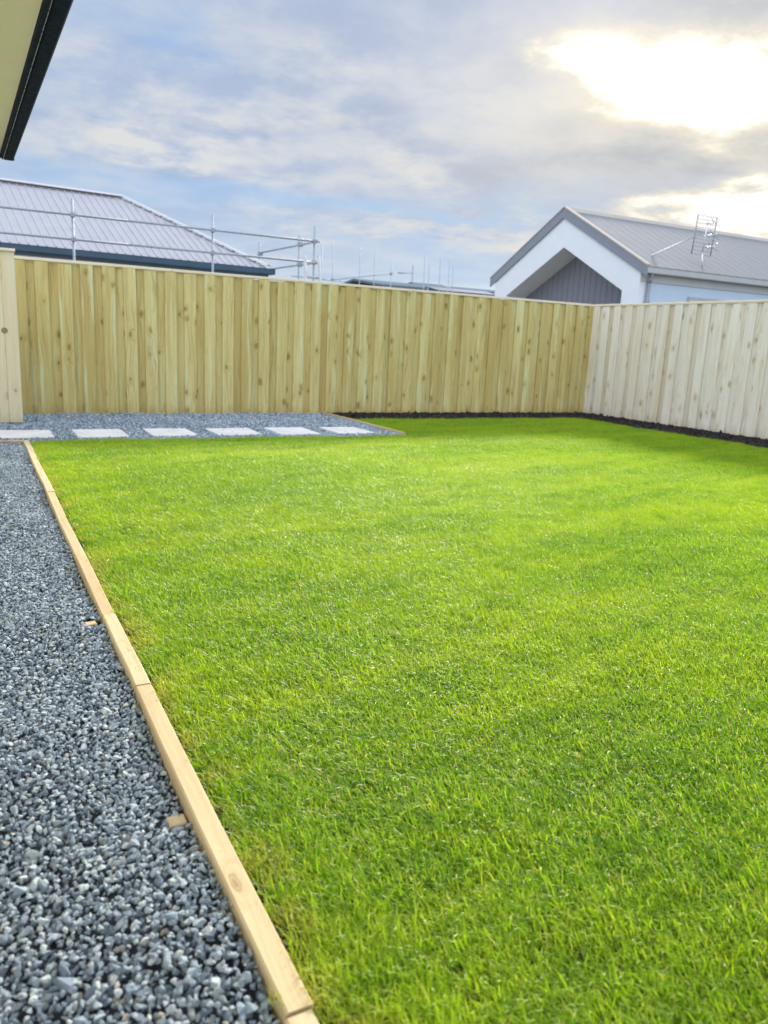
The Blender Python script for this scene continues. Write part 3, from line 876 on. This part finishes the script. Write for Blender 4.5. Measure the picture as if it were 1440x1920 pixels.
PW = 0.168
x = -0.06
nrm = Vector((0, -slope, 1)).normalized()
k = 0
while x - PW > -LEN + SET:
    xa, xb = x - PW, x
    def ytop(xx_):
        return min(DEP - 0.05, max(0.0, (-xx_) * DEP / SET - 0.04)) if xx_ > -SET else DEP - 0.05
    ya, yb = ytop(xa), ytop(xb)
    pts_ = [(xa + .006, -0.04, z_at(-0.04)), (xb - .006, -0.04, z_at(-0.04)), (xb - .006, max(yb, -.03), z_at(max(yb, -.03))), (xa + .006, ya, z_at(ya))]
    if xa < -SET < xb:
        pts_.insert(3, (-SET, DEP - .05, z_at(DEP - .05)))
    pm = MB().poly(pts_, nrm * 0.006)
    # upstanding rib along one side
    rib_y = ya
    pm.poly([(xa - .009, -0.04, z_at(-.04)), (xa + .009, -0.04, z_at(-.04)), (xa + .009, rib_y, z_at(rib_y)), (xa - .009, rib_y, z_at(rib_y))], nrm * 0.034)
    pm.build('roof_panel', M['roof_lav'], roof)
    x -= PW
    k += 1


def cap_strip(name, p, q, hw, material, parent, up=0.055, dn=0.05):
    """folded flashing over a ridge or hip"""
    p, q = Vector(p), Vector(q)
    d = (q - p).normalized(); s_ = d.cross(Vector((0, 0, 1))).normalized()
    b_ = MB()
    for sg in (-1, 1):
        a0, a1 = p + Vector((0, 0, up)), q + Vector((0, 0, up))
        b_.poly([a0, a1, a1 + s_ * hw * sg - Vector((0, 0, dn)), a0 + s_ * hw * sg - Vector((0, 0, dn))], (0, 0, 0.012))
    return b_.build(name, material, parent)


cap_strip('ridge_cap', (-LEN + SET, DEP, RZ), (-SET, DEP, RZ), 0.14, M['roof_lav'], roof, 0.07, 0.055)
cap_strip('hip_cap', (-SET, DEP, RZ), (0.0, 0.0, EZ), 0.12, M['roof_lav'], roof, 0.07, 0.035)

# ------------------------------------------------------------------ scaffold round that house
YS = 16.4
sc = thing('scaffold', 'galvanised scaffold guardrail standing before the lavender grey hip roof', 'scaffold', (0, 0, 0))
front = [-0.85, 1.84, 4.51, 6.75]
for i, x_ in enumerate(front):
    MB().tube((x_, YS, 0), (x_, YS, 3.39 + 0.02 * i), 0.0215).build('pole', M['galv'], sc)
for (x_, y_, zt) in ((6.75, 17.3, 3.33), (6.75, 20.1, 3.42)):
    MB().tube((x_, y_, 0), (x_, y_, zt), 0.0215).build('pole', M['galv'], sc)
for z_ in (3.12, 2.68, 1.3):
    MB().tube((-1.6, YS - .05, z_), (2.9, YS - .05, z_ - .004), 0.0215).build('rail', M['galv'], sc)
    MB().tube((2.85, YS - .05, z_ - .002), (6.85, YS - .05, z_ - .002), 0.0215).build('rail', M['galv'], sc)
    MB().tube((6.80, YS - .1, z_), (6.80, 20.3, z_ + .05), 0.0215).build('rail', M['galv'], sc)
    for x_ in front:
        MB().box((x_ - .036, YS - .085, z_ - .045), (x_ + .036, YS + .035, z_ + .045), .012).build('coupler', M['galv'], sc)
    for y_ in (17.3, 20.1):
        MB().box((6.715, y_ - .04, z_ - .03), (6.835, y_ + .04, z_ + .07), .012).build('coupler', M['galv'], sc)
MB().box((-1.6, YS + .06, 1.20), (6.7, YS + .75, 1.24)).build('plank_deck', M['cap'], sc)

lad = thing('ladder', 'white ladder leaning on the corner of the scaffold', 'ladder', (0, 0, 0))
for (x0, x1) in ((6.47, 6.41), (6.79, 6.88)):
    MB().tube((x0, YS - .16, 2.80), (x1, YS - .75, 0.0), 0.034, 8).build('stile', M['ladder'], lad)
for i in range(9):
    f_ = i / 9.0 + 0.05
    MB().tube((6.47 - .06 * f_, YS - .16 - .59 * f_, 2.8 - 2.8 * f_), (6.79 + .09 * f_, YS - .16 - .59 * f_, 2.8 - 2.8 * f_), 0.016, 6).build('rung', M['ladder'], lad)

# ------------------------------------------------------------------ white gabled neighbour
H2 = thing('house', 'white house with grey gable roof and dark recessed cladding beyond the fence corner', 'house', (0, 0, 0))
XG, YA, YB, YM = 12.09, 11.97, 17.27, 14.62
ZE, ZR = 2.80, 4.18
XL = 26.0
sl = (ZR - ZE) / (YM - YA)
XW = XG + 0.04
WY0, WY1 = YA + 0.14, YB - 0.14


def gz(y): return ZR - sl * abs(y - YM)


# front gable wall with the pointed opening: built of polygons round the opening
RA, RY0, RY1 = 3.355, 12.58, 16.62           # apex height and side limits of the opening
zs0 = RA - 0.515 * (YM - 0.06 - RY0); zs1 = RA - 0.49 * (RY1 - (YM - 0.06))
ya_ = YM - 0.06
gw = MB()
TH = (0.20, 0, 0)
gw.poly([(XW, WY0, 0), (XW, RY0, 0), (XW, RY0, zs0), (XW, ya_, RA), (XW, YM, gz(YM) - .06), (XW, WY0, gz(WY0) - .06)], TH)
gw.poly([(XW, WY1, 0), (XW, RY1, 0), (XW, RY1, zs1), (XW, ya_, RA), (XW, YM, gz(YM) - .06), (XW, WY1, gz(WY1) - .06)], TH)
gw.build('gable_wall', M['white_paint'], H2)
rv = MB()
RX = XW + 0.62
rv.poly([(XW + .202, RY0, zs0 + .001), (RX, RY0, zs0 + .001), (RX, ya_, RA + .001), (XW + .202, ya_, RA + .001)], (0, 0, .02))
rv.poly([(XW + .202, RY1, zs1 + .001), (RX, RY1, zs1 + .001), (RX, ya_, RA + .001), (XW + .202, ya_, RA + .001)], (0, 0, .02))
rv.box((XW + .202, RY0 - .03, 0), (RX, RY0 - .001, zs0))
rv.box((XW + .202, RY1 + .001, 0), (RX, RY1 + .03, zs1))
rv.build('reveal', M['white_paint'], H2)
# cladding boards in the recess
cl = MB().poly([(RX + .022, RY0, 0), (RX + .022, RY1, 0), (RX + .022, RY1, zs1), (RX + .022, ya_, RA - .01), (RX + .022, RY0, zs0)], (.03, 0, 0)).build('recess_wall', M['cladding'], H2)
y = RY0 - 0.02
while y < RY1 + 0.02:
    y2 = min(y + 0.19, RY1 + 0.02)
    def zo(v): return (RA - 0.515 * (ya_ - v)) if v < ya_ else (RA - 0.49 * (v - ya_))
    y2e = y2 - 0.012
    pt = [(RX, y, 0.0), (RX, y2e, 0.0), (RX, y2e, min(zo(y2e) + .004, 3.36)), (RX, y, min(zo(y) + .004, 3.36))]
    if y < ya_ < y2e:
        pt.insert(3, (RX, ya_, RA))
    MB().poly(pt, (0.018, 0, 0)).build('cladding_board', M['cladding'], cl)
    y = y2
wn = MB().box((RX - .035, 12.63, 1.0), (RX - .002, 12.93, 2.12), .004).build('window', M['frame'], H2)
MB().box((RX - .040, 12.67, 1.04), (RX - .036, 12.89, 2.08)).build('pane', M['glass'], wn)
# long side wall, end and back
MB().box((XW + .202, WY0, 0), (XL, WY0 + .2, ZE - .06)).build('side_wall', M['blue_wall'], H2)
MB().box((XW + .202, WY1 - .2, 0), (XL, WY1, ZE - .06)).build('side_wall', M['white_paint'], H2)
MB().poly([(XL, WY0, 0), (XL, WY1, 0), (XL, WY1, gz(WY1) - .06), (XL, YM, gz(YM) - .06), (XL, WY0, gz(WY0) - .06)], (0.1, 0, 0)).build('gable_wall', M['white_paint'], H2)
rf2 = MB()
for sg in (-1, 1):
    ye = YA if sg < 0 else YB
    rf2.poly([(XG + .03, ye, ZE - .03), (XL + .1, ye, ZE - .03), (XL + .1, YM, ZR - .03), (XG + .03, YM, ZR - .03)], (0, 0, .024))
roof2 = rf2.build('roof', M['roof_dark'], H2)
n2_ = Vector((0, -sl, 1)).normalized()
PW2 = 0.30
x = XG + 0.06
pm0 = MB()
pm0.poly([(0, -.03, -.03 * sl), (PW2 - .002, -.03, -.03 * sl), (PW2 - .002, YM - YA - .01, (YM - YA - .01) * sl), (0, YM - YA - .01, (YM - YA - .01) * sl)], n2_ * .006)
pm0.poly([(PW2 - .035, -.03, -.03 * sl), (PW2 - .008, -.03, -.03 * sl), (PW2 - .008, YM - YA - .01, (YM - YA - .01) * sl), (PW2 - .035, YM - YA - .01, (YM - YA - .01) * sl)], n2_ * .007)
pm0 = pm0.mesh('roof_panel', M['roof_grey'])
while x < XL - .3:
    place('roof_panel', pm0, roof2, (x, YA, ZE + .002))
    x += PW2
cap_strip('ridge_cap', (XG - .02, YM, ZR), (XL + .1, YM, ZR), 0.13, M['flash'], roof2, 0.04, 0.098)
for sg in (-1, 1):
    ye = YA - .05 if sg < 0 else YB + .05
    zb = ZE - .02
    # barge board face and pale flashing on its top edge
    MB().poly([(XG, ye, zb - .19), (XG, ye, zb + .015), (XG, YM, ZR + .03), (XG, YM, ZR - .185)], (.035, 0, 0)).build('barge_board', M['barge'], H2)
    MB().poly([(XG - .012, ye, zb + .018), (XG - .012, YM, ZR + .034), (XG + .11, YM, ZR + .034), (XG + .11, ye, zb + .018)], (0, 0, .03)).build('barge_cap', M['flash'], H2)
gp2 = [(0.0, 2.66), (-0.105, 2.655), (-0.12, 2.67), (-0.125, 2.77), (-0.135, 2.782), (-0.115, 2.782), (-0.108, 2.68), (0.0, 2.68)]
MB().poly([(XG + .04, YA + .08 + y_, z_) for y_, z_ in gp2], (XL - XG, 0, 0)).build('gutter', M['gutter_grey'], H2)
MB().box((XG + .05, WY0 - .024, 2.50), (XL, WY0 - .002, 2.652)).build('fascia', M['gutter_grey'], H2)
dp = MB()
dp.tube((12.33, YA + .02, 2.66), (12.33, YA + .02, 2.58), .036).tube((12.33, YA + .02, 2.59), (12.33, WY0 - .06, 2.48), .036).tube((12.33, WY0 - .06, 2.49), (12.33, WY0 - .06, 0.05), .036)
dp.build('downpipe', M['pipe'], H2)
MB().box((12.28, WY0 - .1, 2.085), (12.38, WY0 - .004, 2.115), .004).build('pipe_bracket', M['pipe'], H2)
wn = MB().box((13.55, WY0 - .035, 1.0), (15.12, WY0 - .003, 2.29), .004).build('window', M['frame'], H2)
for (a_, b_) in ((13.61, 14.33), (14.36, 15.06)):
    MB().box((a_, WY0 - .040, 1.05), (b_, WY0 - .0355, 2.22)).build('pane', M['glass'], wn)

# TV aerial on that house
an = thing('aerial', 'spiky grid television aerial on the roof of the white house', 'aerial', (13.97, YA + 0.22, 2.92))
AX = an
mast = MB().tube((0, 0, -.02), (-.03, .02, .30), .016).tube((-.03, .02, .28), (.02, .02, 1.02), .015).build('mast', M['aluminium'], AX)
for x_ in (-.29, .29):
    MB().tube((x_ - .03, .05, .26), (x_ + .03, .05, 1.06), .014, 6).build('reflector_side', M['pipe'], AX)
for i in range(11):
    z_ = .27 + i * .078
    MB().tube((-.30 + .0058 * i - .03, .05, z_), (.30 + .0058 * i - .03, .05, z_ - .0), .0065, 5).build('reflector_rod', M['frame'], AX)
for z_ in (.42, .66, .90):
    MB().tube((.0, .05, z_), (.0, -.28, z_), .010, 6).build('boom', M['aluminium'], AX)
for z_ in (.42, .66, .90):
    for sg in (-1, 1):
        for dz_ in (-.08, .08):
            MB().tube((0, -.16, z_), (sg * .15, -.2, z_ + dz_), .006, 5).build('dipole', M['pipe'], AX)
MB().tube((-.30, .05, .62), (-1.20, 0.32, 0.16), .018, 6).build('stay', M['aluminium'], AX)
MB().box((-.12, -.02, -.04), (.12, .1, -.015)).build('foot', M['aluminium'], AX)

# ------------------------------------------------------------------ far houses, scaffold poles and lamp beyond the back fence


def far_house(label, x0, x1, y0, dep, zr, zw, rmat, wmat, gut_=None):
    h_ = thing('house', label, 'house', ((x0 + x1) / 2, y0, 0), 0.0)
    hw = (x1 - x0) / 2
    MB().box((-hw + .4, .4, 0), (hw - .4, dep - .4, zw)).build('wall', wmat, h_)
    b_ = MB()
    b_.poly([(-hw, -.05, zw), (hw, -.05, zw), (hw, dep / 2, zr), (-hw, dep / 2, zr)], (0, 0, .12))
    b_.poly([(-hw, dep + .05, zw), (hw, dep + .05, zw), (hw, dep / 2, zr), (-hw, dep / 2, zr)], (0, 0, .12))
    b_.build('roof', rmat, h_)
    MB().box((-hw, -.17, zw - .08), (hw, -.052, zw + .06)).build('gutter', gut_ or rmat, h_)
    for xx_ in (-.5, .4):
        w_o = MB().box((hw * xx_ - .7, .36, 1.0), (hw * xx_ + .7, .398, 2.1)).build('window', M['frame'], h_)
        MB().box((hw * xx_ - .64, .352, 1.06), (hw * xx_ + .64, .358, 2.04)).build('pane', M['glass'], w_o)
    return h_


far_house('low distant house with long flat looking grey roof behind thin scaffold poles', 18.95, 25.6, 37.0, 6.5, 4.28, 3.85, M['far_grey'], M['far_wall'])
far_house('distant house with short blue grey roof rising above the long grey roof', 26.6, 29.1, 45.5, 4.0, 4.98, 4.55, M['far_grey'], M['far_wall'], M['far_dark'])
far_house('distant house with low dark roof next to the white gabled house', 21.9, 25.7, 36.0, 2.4, 3.95, 3.72, M['far_dark'], M['far_wall'], M['far_dark'])
far_house('small pale grey roofed house farthest off beside the white gable', 29.9, 34.2, 45.5, 4.0, 4.92, 4.62, M['far_grey'], M['far_wall'])

s2 = thing('scaffold', 'row of thin scaffold poles rising behind the fence against the sky', 'scaffold', (0, 0, 0))
ks = 30.0 / 40.0
fp = [(16.925, 6.029), (17.576, 6.064), (19.203, 6.025), (20.095, 5.855), (21.151, 5.523), (23.306, 6.001), (23.62, 5.561), (24.35, 5.918), (24.977, 5.825), (25.25, 5.6)]
for i, (x_, z_) in enumerate(fp):
    yy = 30.0 + (i % 3) * 1.1
    kk = yy / 40.0
    MB().tube((x_ * kk, yy, 0), (x_ * kk, yy, 1.059 + (z_ - 1.059) * kk), .0190, 6).build('pole', M['galv'], s2)
MB().tube((17.4 * ks, 30.0, 3.40), (21.3 * ks, 30.0, 3.90), .0190, 6).build('rail', M['galv'], s2)
MB().tube((15.2 * ks, 30.0, 3.44), (18.2 * ks, 30.0, 3.40), .0190, 6).build('rail', M['galv'], s2)
for x_, z_ in ((16.925, 3.42), (17.576, 3.43), (21.151, 3.87)):
    MB().box((x_ * ks - .04, 29.94, z_ - .05), (x_ * ks + .04, 30.06, z_ + .05)).build('coupler', M['galv'], s2)

lp = thing('street_lamp', 'slender street lamp with a short arm among the far scaffold poles', 'lamp', (22.54 * 1.2, 48.0, 0))
MB().tube((0, 0, 0), (0, 0, 6.25), .05, 8).build('pole', M['galv'], lp)
MB().tube((0, 0, 5.75), (-.75, 0, 5.68), .03, 6).build('arm', M['galv'], lp)
MB().box((-1.15, -.08, 5.63), (-.7, .08, 5.72), .03).build('lamp_head', M['galv'], lp)
